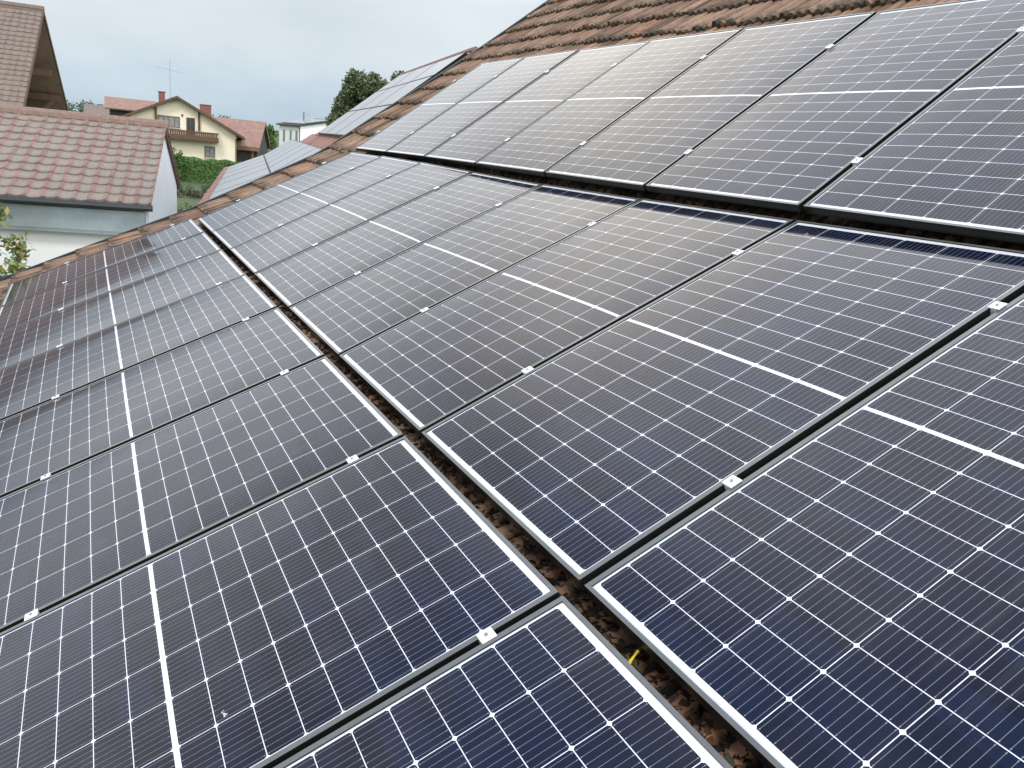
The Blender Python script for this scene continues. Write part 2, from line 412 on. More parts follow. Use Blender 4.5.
# back slope beyond the ridge, plain
top = roof_fn(VERGE, ROOF_LEN, 0); top2 = roof_fn(13.6, ROOF_LEN, 0)
bk = Vector((0, 6, -4.2))
mb.quad(top2 - FO, top - FO, top + bk - FO, top2 + bk - FO, [(0, 0), (15, 0), (15, 7), (0, 7)])
mb.build('roof', M['clay'], farm)
# ridge caps
mb = MB()
for k in range(40):
    u = VERGE + .38 * k; a = roof_fn(u, ROOF_LEN, .0) - FO; b = roof_fn(u + .40, ROOF_LEN, .02) - FO
    mb.tube([a, b], [.13, .12], 10)
mb.build('ridge_tiles', M['clay'], farm)
# verge board and flashing under the tile ends
def strip_along(mb, u0, u1, h0, h1, s0=0, s1=None, n=40):
    s1 = s1 or ROOF_LEN; ps = []
    for k in range(n + 1):
        s = s0 + (s1 - s0) * k / n
        ps.append([roof_fn(u0, s, h0) - FO, roof_fn(u1, s, h0) - FO, roof_fn(u1, s, h1) - FO, roof_fn(u0, s, h1) - FO])
    i = len(mb.v)
    for q in ps: mb.v += [tuple(x) for x in q]
    for k in range(n):
        a = i + 4 * k; b = a + 4
        for q in range(4): mb.face((a + q, a + (q + 1) % 4, b + (q + 1) % 4, b + q))
    mb.face((i, i + 1, i + 2, i + 3)); mb.face((i + 4 * n + 3, i + 4 * n + 2, i + 4 * n + 1, i + 4 * n))
mb = MB(); strip_along(mb, VERGE - .075, VERGE - .035, -.20, .060); mb.build('verge_trim', M['dark_metal'], farm)
mb = MB(); strip_along(mb, VERGE + .03, 13.5, -.16, -.06); mb.build('roof_deck', M['black_wood'], farm)
mb = MB()
eave = roof_fn(0, 0, 0); ey, ez = eave.y + .45, eave.z - .25
poly = [(-1.1, ey, 0), (-1.1, 7.5, 0), (-1.1, 7.5, 7.0), (-1.1, top.y, top.z - .45), (-1.1, prof_pts[1][0] , ZB - .35), (-1.1, ey, ez + .1)]
mb.prism([Vector(q) - FO for q in poly], (14.2, 0, 0)); mb.build('wall', M['white_wall'], farm)
mb = MB()
mb.tube([roof_fn(VERGE, 0, -.06) + Vector((0, -.07, -.02)) - FO, roof_fn(13.6, 0, -.06) + Vector((0, -.07, -.02)) - FO], .065, 10)
mb.build('gutter', M['zinc'], farm)

# ------------------------------------------------------------------ solar panels
def make_panel():
    root = thing('solar_panel', 'panel', 'solar panel')
    fb, fs, fh = .0105, .0152, .035
    mb = MB()
    mb.box(0, PW, 0, fb, -fh, 0); mb.box(0, PW, PL - fb, PL, -fh, 0)
    mb.box(0, fs, fb, PL - fb, -fh, 0); mb.box(PW - fs, PW, fb, PL - fb, -fh, 0)
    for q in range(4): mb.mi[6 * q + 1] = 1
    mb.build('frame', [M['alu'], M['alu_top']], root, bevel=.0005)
    mb = MB(); nx, ny = 24, 24
    x0, x1, y0, y1 = fs, PW - fs, fb, PL - fb
    for j in range(ny + 1):
        for i in range(nx + 1):
            x = x0 + (x1 - x0) * i / nx; y = y0 + (y1 - y0) * j / ny
            a, b = 2 * i / nx - 1, 2 * j / ny - 1
            mb.v.append((x, y, -.0040 + .0050 * (1 - a ** 4) * (1 - b ** 4)))       # the laminate bows a little in its frame
    for j in range(ny):
        for i in range(nx):
            a = j * (nx + 1) + i; q = (a, a + 1, a + nx + 2, a + nx + 1)
            mb.face(q, [(mb.v[k][0], mb.v[k][1]) for k in q])
    g = mb.build('cell_glass', M['cells'], root, smooth=True)
    mb = MB(); mb.box(fb, PW - fb, fb, PL - fb, -.012, -.008); mb.build('backsheet', M['black_side'], root)
    return root
ORD = ['first', 'second', 'third', 'fourth', 'fifth', 'sixth', 'seventh', 'eighth', 'ninth']
ROWTXT = {'lower': 'lowest row', 'middle': 'middle row', 'upper': 'top row'}
proto = make_panel()
def copy_tree(o):
    c = o.copy(); C.objects.link(c)
    for ch in [x for x in o.children]:
        k = ch.copy(); C.objects.link(k); k.parent = c
    return c
COUNT = {'lower': 8, 'middle': 8, 'upper': 8}
first = True
for row in ('lower', 'middle', 'upper'):
    for i in range(COUNT[row]):
        a, b = row_point(row, i, 0), row_point(row, i + 1, 0); c = row_point(row, i, 1)
        X = (b - a).normalized(); Y = (c - a); Y = (Y - X * Y.dot(X)).normalized(); Z = X.cross(Y)
        wob = random.gauss(0, .0022)          # no two modules lie in quite the same plane
        Y2 = (Y + Z * random.gauss(0, .0016)).normalized(); X2 = (X + Z * wob); X2 = (X2 - Y2 * X2.dot(Y2)).normalized(); Z2 = X2.cross(Y2)
        o = proto if first else copy_tree(proto); first = False
        o.matrix_world = frame3(a + X * .0095, X2, Y2, Z2)
        tag(o, f'dark blue solar panel, {ORD[i]} from the far roof edge in the {ROWTXT[row]}', 'solar panel', 'solar panels on the farmhouse roof')

# clamps over the seams, rails beneath
CL = {'lower': (.30, .893), 'middle': (.258, .82), 'upper': (.182, .78)}
def make_clamp():
    root = thing('panel_clamp', 'clamp', 'clamp')
    mb = MB(); mb.box(-.017, .017, -.0185, .0185, .0005, .0045); mb.box(-.0085, .0085, -.0185, .0185, -.03, .0005)
    mb.build('plate', M['bright_alu'], root, bevel=.001)
    mb = MB(); pts = [(.0042 * cos(2 * PI * k / 12), .0042 * sin(2 * PI * k / 12), .0044) for k in range(12)]
    mb.prism(pts, (0, 0, .003)); mb.build('bolt', M['bolt'], root)
    return root
cproto = make_clamp(); first = True
for row in ('lower', 'middle', 'upper'):
    for i in range(0, COUNT[row]):
        for k, fr in enumerate(CL[row]):
            fr2 = fr + (.09 if (row == 'middle' and k == 1 and i < 6) else 0) * 0 + random.gauss(0, .003)
            a, b = row_point(row, i, 0), row_point(row, i + 1, 0); c = row_point(row, i, 1)
            X = (b - a).normalized(); Y = (c - a).normalized(); Z = X.cross(Y).normalized(); Y = Z.cross(X)
            o = cproto if first else copy_tree(cproto); first = False
            o.matrix_world = frame3(row_point(row, i, fr2) + X * (-.0015 if i else -.004) + Z * .0012, X, Y, Z)
            pos = ('lower', 'upper')[k]
            where = f'between the {ORD[i-1]} and {ORD[i]} panels' if i else 'by the far roof edge'
            tag(o, f'small bright clamp, {pos} one {where} {"in" if not i else "of"} the {ROWTXT[row]}', 'clamp', 'clamps holding the solar panels')
for row in ('lower', 'middle', 'upper'):
    for k, fr in enumerate(CL[row]):
        a, b = row_point(row, 0, fr), row_point(row, 8, fr); X = (b - a).normalized()
        Y = (row_point(row, 0, 1) - row_point(row, 0, 0)).normalized(); Z = X.cross(Y).normalized(); Y = Z.cross(X)
        o = thing('mounting_rail', f'thin metal rail under the {("lower", "upper")[k]} clamps of the {ROWTXT[row]}', 'rail', group='rails under the solar panels', mat=frame3(a - X * .05, X, Y, Z))
        mb = MB(); mb.box(0, 8.55, -.02, .02, -.078, -.037); mb.box(-.001, 8.551, -.006, .006, -.0372, -.0362)
        mb.build('rail_profile', M['rail'], o)
        mb = MB()
        for q in range(10): mb.box(.3 + q * .86, .34 + q * .86, -.006, .10, -.150, -.078)
        hk = mb.build('roof_hooks', M['rail'], o)

# leaf litter and moss fallen into the slot between the lowest and the middle row
rn = random.Random(77); mb = MB()
lay = M['litter'] = leaf_mat('leaf_litter', [(0, (.010, .007, .005)), (.6, (.026, .016, .010)), (.9, (.045, .034, .015)), (1, (.16, .07, .03))])
for _ in range(15000):
    u = rn.uniform(-.2, 9.4); v = rn.gauss(-.03, .055)
    base = roof_fn(u, 0, 0); sA = math.hypot(prof_pts[1][0] - prof_pts[0][0], prof_pts[1][1] - prof_pts[0][1]) + v + .03
    p = roof_fn(u, sA, ribh(u) * .75 + .014 + abs(rn.gauss(0, .006)) + .03 * (1 - (sA % .345) / .345))
    a = Vector((rn.gauss(0, 1), rn.gauss(0, 1), rn.gauss(0, .5))).normalized(); b = a.cross(Vector((rn.gauss(0, .4), rn.gauss(0, .4), 1))).normalized()
    q = rn.uniform(.006, .021); w_ = q * rn.uniform(.25, .8)
    mb.quad(p - a * q, p - b * w_, p + a * q, p + b * w_)
tag(mb.build('leaf_litter', M['litter']), 'dark leaf litter and moss crumbs lying in the slot between the lower panel rows', 'litter', kind='stuff')
# bright yellow strip in the gap, droppings on the glass
p0 = rv(7.065 * PITCH, -.058, -.05)
mb = MB(); mb.tube([rv(7.62, -.062, -.075), rv(7.615, -.03, -.055), rv(7.612, -.004, -.05)], .0042, 8)
tag(mb.build('cable_strip', M['yellow'], smooth=True), 'bright yellow plastic strip poking out in the dark gap between two panel rows', 'cable')
def splat(name, label, row, iu, du, fr, r, seed):
    a, b = row_point(row, iu, fr), row_point(row, iu + 1, fr); X = (b - a).normalized()
    Y = (row_point(row, iu, 1) - row_point(row, iu, 0)).normalized(); Z = X.cross(Y).normalized()
    rn = random.Random(seed); mb = MB()
    for q in range(9):
        cy, cx, rr = rn.gauss(0, r * .35), rn.uniform(-2.2, 2.2) * r, r * rn.uniform(.08, .28)
        pts = [(cx + rr * rn.uniform(.6, 1.2) * cos(2 * PI * k / 9), cy + rr * rn.uniform(.6, 1.2) * sin(2 * PI * k / 9), 0) for k in range(9)]
        mb.prism(pts, (0, 0, .0012))
    o = mb.build(name, M['dropping']); o.matrix_world = frame3(a + X * du - Z * .0025, X, Z.cross(X), Z)
    tag(o, label, 'bird dropping')

# ------------------------------------------------------------------ buildings
def prj(X):
    d = Vector(X) - CAM; z = d.dot(f_); return 512 + FPX * d.dot(r_) / z, 384 + FPX * d.dot(d_) / z
def gable_house(name, label, O, gx, wl, wr, zr, zel, zer, length, mats, oh=.5, of=.6, th=.16, tiles=None, fascia='wood', cat='house', back_oh=.5, wall_inset=0.0):
    '''O: ground point under the front gable apex, gx: unit direction along the gable; the ridge runs back from it.
    zr ridge height, zel / zer eave heights (roof surface at wl / wr out)'''
    gx = Vector(gx).normalized(); by = Vector((0, 0, 1)).cross(gx)
    root = thing(name, label, cat, mat=frame3(Vector(O), gx, by, Vector((0, 0, 1))))
    mw, mr = mats
    kl, kr = (zr - zel) / wl, (zr - zer) / wr
    wx0, wx1 = -(wl - oh), wr - oh
    mb = MB()
    drop = th * 1.15
    mb.prism([(wx0, of, -2), (wx1, of, -2), (wx1, of, zr - kr * wx1 - drop), (0, of, zr - drop), (wx0, of, zr + kl * wx0 - drop)], (0, length - of - back_oh, 0))
    mb.build('wall', mw, root)
    mb = MB()
    if tiles:
        tw, course, rib, du, dr, jit, sd = tiles
        for sgn, wd, k in ((-1, wl, kl), (1, wr, kr)):
            sl = math.hypot(wd, wd * k); cx, cz = wd / sl, wd * k / sl
            def fn(u, v, h, sgn=sgn, wd=wd, cx=cx, cz=cz, k=k):
                t = wd - v * cx
                return Vector((sgn * (t + 0) + sgn * cz * h, (u if sgn > 0 else length - u), zr - k * wd + v * cz + cx * h))
            tile_sheet(mb, fn, lambda v: length, sl, tw, course, rib, du, dr, jit, seed=sd)
    else:
        for sgn, wd, k in ((-1, wl, kl), (1, wr, kr)):
            sl = math.hypot(wd, wd * k)
            a, b = (sgn * wd, 0, zr - k * wd), (sgn * wd, length, zr - k * wd); c, d = (0, length, zr), (0, 0, zr)
            q = [a, b, c, d]; uv = [(0, 0), (length, 0), (length, sl), (0, sl)]
            if sgn < 0: q = q[::-1]; uv = uv[::-1]
            mb.quad(*q, uv)
    roof = mb.build('roof', mr, root)
    mb = MB()
    e = .02
    for sgn, wd, k in ((-1, wl, kl), (1, wr, kr)):
        ring = [(sgn * wd, 0.02, zr - k * wd - e), (0, 0.02, zr - e), (0, 0.02, zr - e - th), (sgn * wd, 0.02, zr - k * wd - e - th)]
        mb.prism(ring, (0, length - .04, 0))
    mb.build('roof_timber', M[fascia], root)
    return root, gx, by
def window(root, x0, x1, z0, z1, y, frame='white_frame', pane='glass', mull=1, depth=.12, name='window', sill=True):
    mb = MB(); t = min(.10, .09 * (x1 - x0) + .03)
    mb.box(x0, x1, y - .04, y + depth, z0, z0 + t); mb.box(x0, x1, y - .04, y + depth, z1 - t, z1)
    mb.box(x0, x0 + t, y - .04, y + depth, z0 + t, z1 - t); mb.box(x1 - t, x1, y - .04, y + depth, z0 + t, z1 - t)
    for k in range(mull):
        xm = x0 + (x1 - x0) * (k + 1) / (mull + 1); mb.box(xm - t * .4, xm + t * .4, y - .03, y + depth, z0 + t, z1 - t)
    fr = mb.build(name, M[frame], root)
    mb = MB(); mb.box(x0 + t * .5, x1 - t * .5, y - .012, y - .004, z0 + t * .5, z1 - t * .5); mb.build('pane', M[pane], fr)
    if sill:
        mb = MB(); mb.box(x0 - .08, x1 + .08, y - .14, y - .042, z0 - .06, z0 + .0); mb.build('sill', M['grey_wall'], fr)
    return fr
pan = lambda tw, h: (lambda u: h * (max(0.0, cos(2 * PI * (u / tw - .95))) ** 3 + .35 * max(0.0, -cos(2 * PI * (u / tw - .95))) ** 2 * -1))

# garage of the next plot, close to our verge
groot, ggx, gby = gable_house('garage', 'white garage with a lichened pink concrete tile roof and grey zinc band under its eaves', (-8.92, .448, 0), (-.987, .16, 0), 3.13, 3.4, 5.85, 4.63, 4.52, 9.0,
    (M['white_wall'], M['garage_tile']), oh=.28, of=.07, th=.06, tiles=(.225, .30, pan(.225, .020), .0282, .027, .0045, 5), cat='garage')
mb = MB()
for k in range(27):
    mb.tube([(0, -.03 + .34 * k, 5.85), (0, .33 + .34 * k, 5.862)], [.115, .105], 10)
mb.build('ridge_tiles', M['garage_tile'], groot)
mb = MB(); mb.tube([(-3.17, -.02, 4.585), (-3.17, 9.0, 4.585)], .05, 10); mb.build('gutter', M['dark_metal'], groot)
mb = MB(); mb.box(-3.00, -2.852, .12, 8.9, 4.14, 4.50); mb.box(-3.015, -3.00, .12, 8.9, 4.16, 4.185); bnd = mb.build('zinc_band', M['zinc'], groot)
mb = MB(); mb.box(-3.04, -2.855, .11, 8.91, 4.11, 4.138); mb.build('drip_edge', M['grey_metal'], bnd)

# tall house behind the garage, wide wooden gable overhang
hroot, hgx, hby = gable_house('tall_house', 'tall house with a steep brown tiled roof and deep dark timber gable overhang', (-27.1, -2.12, 0), (-.993, .121, 0), 5.8, 4.6, 9.30, 5.05, 5.95, 13.0,
    (M['white_wall'], M['old_tile']), oh=.9, of=1.5, th=.14, fascia='soffit', tiles=(.225, .28, pan(.225, .020), .0375, .027, .004, 9))
mb = MB()
for k in range(38): mb.tube([(0, -.03 + .34 * k, 9.30), (0, .33 + .34 * k, 9.312)], [.12, .11], 8)
mb.build('ridge_tiles', M['old_tile'], hroot)
for x, z in ((3.55, 6.50), (1.8, 7.36), (0, 8.72), (-3.6, 6.35)):
    mb = MB(); mb.box(x - .09, x + .09, .12, 1.6, z - .24, z); mb.build('purlin', M['wood'], hroot)
mb = MB(); mb.hexa([(3.45, 1.2, 5.15), (3.63, 1.2, 5.15), (3.63, 1.48, 5.15), (3.45, 1.48, 5.15), (3.45, .25, 6.25), (3.63, .25, 6.25), (3.63, .45, 6.25), (3.45, .45, 6.25)])
mb.build('strut', M['wood'], hroot)
mb = MB(); mb.box(1.2, 4.2, 1.46, 1.49, 5.0, 6.9); mb.build('timber_cladding', M['wood'], hroot)
mb = MB()
for sgn, wd, k in ((-1, 5.8, 4.25 / 5.8), (1, 4.6, 3.35 / 4.6)):
    mb.prism([(sgn * wd, -.03, 9.30 - k * wd + .02), (0, -.03, 9.32), (0, -.03, 9.16), (sgn * wd, -.03, 9.30 - k * wd - .14)], (0, .045, 0))
mb.build('bargeboard', M['wood'], hroot)

# cream house with the long balcony
broot, bgx, bby = gable_house('cream_house', 'cream house with a low gable, brown wooden balcony and roof antenna behind a green hedge', (-76.2, 6.71, 0), (.09, .996, 0), 6.0, 6.0, 8.10, 5.22, 4.95, 12.0,
    (M['cream_wall'], M['far_tile']), oh=.75, of=.75, th=.2, fascia='wood')
mb = MB()
for sgn, wd, k in ((-1, 6.0, 2.88 / 6), (1, 6.0, 3.15 / 6)):
    mb.prism([(sgn * wd, -.05, 8.1 - k * wd + .03), (0, -.05, 8.13), (0, -.05, 7.9), (sgn * wd, -.05, 8.1 - k * wd - .2)], (0, .065, 0))
mb.build('bargeboard', M['wood'], broot)
rf = [o for o in broot.children if o.name.startswith('roof') and 'timber' not in o.name][0]
mb = MB(); mb.box(-1.66, -1.08, 5, 5.6, 7.0, 8.42); mb.box(-1.72, -1.02, 4.94, 5.66, 8.42, 8.50); mb.build('chimney', M['brick'], rf)
mb = MB(); mb.box(2.07, 3.1, 4, 4.8, 6.0, 7.62); mb.box(2.02, 3.15, 3.95, 4.85, 7.62, 7.70); mb.build('chimney', M['brick'], rf)
window(broot, -1.70, .22, 5.25, 6.28, .75, 'wood2', 'curtain', 3)
dr = window(broot, .78, 1.54, 4.35, 6.30, .75, 'wood', 'glass', 1, name='balcony_door', sill=False)
window(broot, 2.36, 3.32, 2.83, 3.86, .75, 'wood2', 'curtain', 1)
window(broot, -1.9, -.6, 2.6, 3.86, .75, 'wood2', 'curtain', 1)
for x, z0, z1 in ((-1.84, 5.2, 6.95), (1.9, 5.2, 6.9)):
    mb = MB(); mb.box(x - .09, x + .09, .55, .748, z0, z1); mb.build('timber_post', M['wood'], broot)
mb = MB()
mb.box(-2.4, 3.6, -.35, .70, 4.24, 4.40)
bal = mb.build('balcony', M['wood'], broot)
mb = MB(); mb.box(-2.4, 3.6, -.40, -.352, 4.30, 4.72); mb.box(-2.42, 3.62, -.45, -.33, 5.02, 5.14)
for k in range(31):
    x = -2.38 + .19 * k; mb.box(x, x + .165, -.395, -.357, 4.72, 5.02)
mb.box(3.552, 3.60, -.35, .7, 4.40, 4.72); mb.box(3.54, 3.62, -.33, .7, 5.02, 5.14)
mb.build('railing', M['wood'], bal)
mb = MB(); mb.tube([(-.58, 3, 7.6), (-.58, 3, 11.4)], .035, 6)
for z, hl, tilt in ((10.45, 1.25, -.15), (11.15, .75, .1), (9.75, .35, 0)):
    mb.tube([(-.58 - hl, 3, z - tilt), (-.58 + hl, 3, z + tilt)], .02, 5)
    for q in range(-3, 4):
        x = -.58 + hl * q / 3.2; mb.tube([(x, 2.75, z + tilt * q / 3.2), (x, 3.25, z + tilt * q / 3.2)], .012, 4)
mb.build('antenna', M['grey_metal'], broot)
mb = MB(); mb.tube([(5.18, .60, 1.2), (5.18, .60, 4.7), (5.45, .3, 5.0)], .045, 6); mb.build('downpipe', M['wood2'], broot)
mb = MB(); mb.box(.36, .50, .68, .748, 6.35, 6.55); mb.build('wall_lamp', M['dark_metal'], broot)

# carport with the big red roof beside it
croot, cgx, cby = gable_house('carport', 'low timber carport under a broad red tiled roof, right of the cream house', (-83.7, 16.1, 0), (-.962, .272, 0), 6.4, 6.0, 6.68, 4.12, 4.2, 9.5,
    (M['black_wood'], M['far_tile']), oh=.8, of=.3, th=.35, fascia='wood2', cat='carport')
mb = MB()
for y in (.6, 3.4, 6.2, 9.0): mb.box(-5.9, -5.7, y, y + .2, 1, 3.9)
mb.build('timber_post', M['wood2'], croot)
# two more roofs behind on the left
lroot, _, _ = gable_house('barn', 'distant dark timber barn under a red tiled roof, left of the cream house', (-102.4, 10.0, 0), (-.9998, .02, 0), 4.6, 4.6, 7.85, 6.56, 6.6, 8.8,
    (M['black_wood'], M['far_tile']), oh=.7, of=.2, th=.12, cat='barn')
l2, _, _ = gable_house('shed', 'small distant brown roofed shed beside the green woodland', (-121.0, 2.75, 0), (-.9998, .02, 0), 4.2, 4.0, 6.9, 5.35, 5.4, 3.7,
    (M['wood2'], M['old_tile']), oh=.4, of=.2, th=.12, cat='shed')

# white house far behind
wroot, wgx, wby = gable_house('white_house', 'white rendered house with a shallow dark grey roof, small beside the dark tree', (-139.5, 39.2, 0), (-.092, .996, 0), 7.6, 7.6, 8.75, 7.12, 7.12, 13.0,
    (M['white_wall'], M['dark_roof']), oh=.5, of=.4, th=.22, fascia='dark_metal')
for y0, y1, z0, z1 in ((1.6, 2.8, 3.9, 6.2), (5.0, 6.1, 3.3, 6.2), (8.9, 10.1, 4.1, 6.2)):
    mb = MB(); x = -7.1
    mb.box(x - .05, x - .002, y0, y1, z0, z1); fr = mb.build('window', M['grey_metal'], wroot)
    mb = MB(); mb.box(x - .07, x - .055, y0 + .12, y1 - .12, z0 + .12, z1 - .12); mb.build('pane', M['grey_panel'], fr)
mb = MB(); mb.tube([(-7.2, .3, 1), (-7.2, .3, 6.9)], .07, 6); mb.build('downpipe', M['dark_metal'], wroot)
window(wroot, -4.2, -1.4, 3.9, 5.4, .4, 'grey_metal', 'grey_panel', 1)
wr = [o for o in wroot.children if o.name.startswith('roof') and 'timber' not in o.name][0]
mb = MB(); mb.box(-3.9, -3.0, 8.0, 8.9, 7.6, 9.6); mb.build('chimney', M['grey_metal'], wr)
mb = MB()
for q in range(4): mb.hexa([(-6.6, 1 + 2.9 * q, 7.40), (-1.6, 1 + 2.9 * q, 8.47), (-1.6, 3.6 + 2.9 * q, 8.47), (-6.6, 3.6 + 2.9 * q, 7.40), (-6.6, 1 + 2.9 * q, 7.50), (-1.6, 1 + 2.9 * q, 8.57), (-1.6, 3.6 + 2.9 * q, 8.57), (-6.6, 3.6 + 2.9 * q, 7.50)])
mb.build('roof_panels', M['grey_panel'], wr)

# ------------------------------------------------------------------ neighbouring house whose roof runs on from ours, a little rotated
NX, NY = Vector((.168, .986, 0)).normalized(), Vector((-.986, .168, 0)).normalized()
nO = Vector((-4.5, 0, ZB))
nroot = thing('neighbouring_house', 'neighbouring house with pale grey reflecting panels on its red tiled roof', 'house', mat=frame3(nO, NX, NY, Vector((0, 0, 1))))
SEC = [(.533, 4.811 - ZB), (.66, 4.924 - ZB), (1.56, 5.320 - ZB), (2.287, 5.799 - ZB), (2.558, 6.02 - ZB), (3.166, 6.51 - ZB), (3.73, 6.965 - ZB), (4.185, 7.338 - ZB)]
low = [(SEC[0][0], SEC[0][1]), (1.59, SEC[2][1] - .085), (2.32, SEC[3][1] - .085), (4.29, 7.40 - .05 - ZB)]
sg = []; acc = 0
for a, b in zip(low, low[1:]):
    l = math.hypot(b[0] - a[0], b[1] - a[1]); sg.append((acc, acc + l, a, b)); acc += l
NLEN = acc
def n_fn(u, v, h):
    for (s0, s1, a, b) in sg:
        if v <= s1 or s1 == NLEN:
            t = (v - s0) / (s1 - s0); l = s1 - s0; dx, dz = (b[0] - a[0]) / l, (b[1] - a[1]) / l
            return Vector((a[0] + dx * t * l - dz * h, u, a[1] + dz * t * l + dx * h))
def n_ext(v):
    s0 = sg[1][1] - .15
    return 11.6 if v < s0 else (7.6 if v < s0 + .25 else (6.0 if v < s0 + .6 else 5.15))
mb = MB(); tile_sheet(mb, n_fn, n_ext, NLEN, .30, .34, pan(.30, .020), .05, .026, .002, u0=lambda v: -1.12, seed=11)
rg = n_fn(0, NLEN, 0); mb.quad((rg.x, -1.12, rg.z), (rg.x, 5.15, rg.z), (rg.x + 4.5, 5.15, rg.z - 3.2), (rg.x + 4.5, -1.12, rg.z - 3.2), [(0, 0), (5, 0), (5, 5), (0, 5)])
mb.build('roof', M['pink_tile'], nroot)
mb = MB()
for k in range(-3, 14): mb.tube([(rg.x, -.03 + .37 * k, rg.z + .0), (rg.x, .36 + .37 * k, rg.z + .012)], [.06, .052], 8)
mb.build('ridge_tiles', M['pink_tile'], nroot)
mb = MB()
ring = [(low[0][0] + .3, .25, -5.0), (rg.x + 4.2, .25, -5.0), (rg.x + 4.2, .25, rg.z - 3.25)] + [(x, .25, z - .12) for x, z in reversed(low)]
ring[-1] = (low[0][0] + .3, .25, low[0][1] - .02)
mb.prism(ring, (0, 4.7, 0)); mb.prism([(low[0][0] + .3, 4.95, -5.0), (2.3, 4.95, -5.0), (2.3, 4.95, low[2][1] - .12), (1.59, 4.95, low[1][1] - .12), (low[0][0] + .3, 4.95, low[0][1] - .02)], (0, 6.4, 0))
mb.build('wall', M['white_wall'], nroot)
mb = MB()
for (s0, s1, a, b) in sg:
    n = Vector((-(b[1] - a[1]), 0, b[0] - a[0])).normalized()
    A, B = Vector((a[0], -1.15, a[1])), Vector((b[0], -1.15, b[1]))
    mb.prism([A - n * .09, B - n * .09, B - n * .004, A - n * .004], (0, .045, 0))
mb.build('verge_trim', M['dark_metal'], nroot)
def flat_panel(name_mat, wdt, hgt):
    root = thing('roof_panel', 'panel', 'solar panel')
    mb = MB(); f = .012
    mb.box(0, wdt, 0, f, -.04, 0); mb.box(0, wdt, hgt - f, hgt, -.04, 0); mb.box(0, f, f, hgt - f, -.04, 0); mb.box(wdt - f, wdt, f, hgt - f, -.04, 0)
    mb.build('frame', M['alu'], root)
    mb = MB(); mb.box(f, wdt - f, f, hgt - f, -.03, -.002); mb.build('glass', M['grey_panel'], root)
    return root
NROW = [(1, 2, 6, 1.95, 'lower', 'lowest row'), (2, 3, 6, 1.92, 'lower', 'second row'), (4, 5, 3, 1.97, 'upper', 'third row'), (5, 6, 3, 1.97, 'upper', 'fourth row'), (6, 7, 3, 1.97, 'upper', 'top row')]
for r0, r1, n, wd, grp, txt in NROW:
    a, b = SEC[r0], SEC[r1]
    sl = Vector((b[0] - a[0], 0, b[1] - a[1])); hgt = sl.length - .014; sl.normalize()
    pr = flat_panel('grey_panel', wd - .012, hgt)
    for k in range(n):
        o = pr if k == 0 else copy_tree(pr)
        tag(o, f'pale grey panel on the neighbouring red roof, {ORD[k]} from its near edge in the {txt}', 'solar panel', 'panels on the neighbouring roof')
        Zl = Vector((0, 1, 0)).cross(sl); Zl = Zl if Zl.z > 0 else -Zl
        Ml = frame3(Vector((a[0], k * wd - 1.06, a[1])), Vector((0, 1, 0)), sl, Vector((0, 1, 0)).cross(sl))
        if Vector((0, 1, 0)).cross(sl).z < 0:      # keep the glass facing outwards
            Ml = frame3(Vector((a[0], (k + 1) * wd - 1.06, a[1])), Vector((0, -1, 0)), sl, Vector((0, -1, 0)).cross(sl))
        o.matrix_world = nroot.matrix_world @ Ml

# ------------------------------------------------------------------ trees and shrubs
def leaves(mb, lobes, n, size, rn, flat=.5, shell=.55):
    'leaf faces spread through several uneven lobes'
    wts = [r[0] * r[1] * r[2] for _, r in lobes]
    for _ in range(n):
        c, r = rn.choices(lobes, wts)[0]
        d = Vector((rn.gauss(0, 1), rn.gauss(0, 1), rn.gauss(0, 1))).normalized()
        k = (shell + (1 - shell) * rn.random()) * (1 + .10 * sin(7 * d.x + c[0]) * sin(6 * d.y) + rn.gauss(0, .05))
        p = Vector((c[0] + d.x * r[0] * k, c[1] + d.y * r[1] * k, c[2] + d.z * r[2] * k))
        a = Vector((rn.gauss(0, 1), rn.gauss(0, 1), rn.gauss(0, flat))).normalized(); b = a.cross(Vector((rn.gauss(0, 1), rn.gauss(0, 1), rn.gauss(0, 1)))).normalized()
        s = size * rn.uniform(.6, 1.3); w_ = s * .55
        mb.quad(p - a * s, p - b * w_, p + a * s, p + b * w_)
def limbs(mb, base, tops, r0, rn):
    for t in tops:
        b, t = Vector(base), Vector(t); mid = (b + t) / 2 + Vector((rn.gauss(0, .12), rn.gauss(0, .12), .1)) * (t - b).length
        mb.tube([b, mid, t], [r0, r0 * .6, r0 * .2], 7)
def tree(name, label, O, h_trunk, r0, lobes, n, size, leaf, seed, cat='tree', shell=.5, group=None):
    rn = random.Random(seed); root = thing(name, label, cat, O, group)
    mb = MB(); mb.tube([(0, 0, -.5), (.03, .02, h_trunk * .5), (0, .05, h_trunk)], [r0 * 1.3, r0, r0 * .8], 9)
    limbs(mb, (0, .05, h_trunk * .92), [c for c, _ in lobes], r0 * .6, rn)
    mb.build('trunk', M['bark'], root)
    sub = []
    for c, r in lobes:                     # break every lobe into uneven clumps
        for _ in range(9):
            d = Vector((rn.gauss(0, 1), rn.gauss(0, 1), rn.gauss(0, 1))).normalized() * rn.uniform(.45, .85)
            k = rn.uniform(.28, .5)
            sub.append(((c[0] + d.x * r[0], c[1] + d.y * r[1], c[2] + d.z * r[2]), (r[0] * k, r[1] * k, r[2] * k)))
    mb = MB(); leaves(mb, sub, n, size, rn, .6, shell); mb.build('crown', leaf, root)
    return root
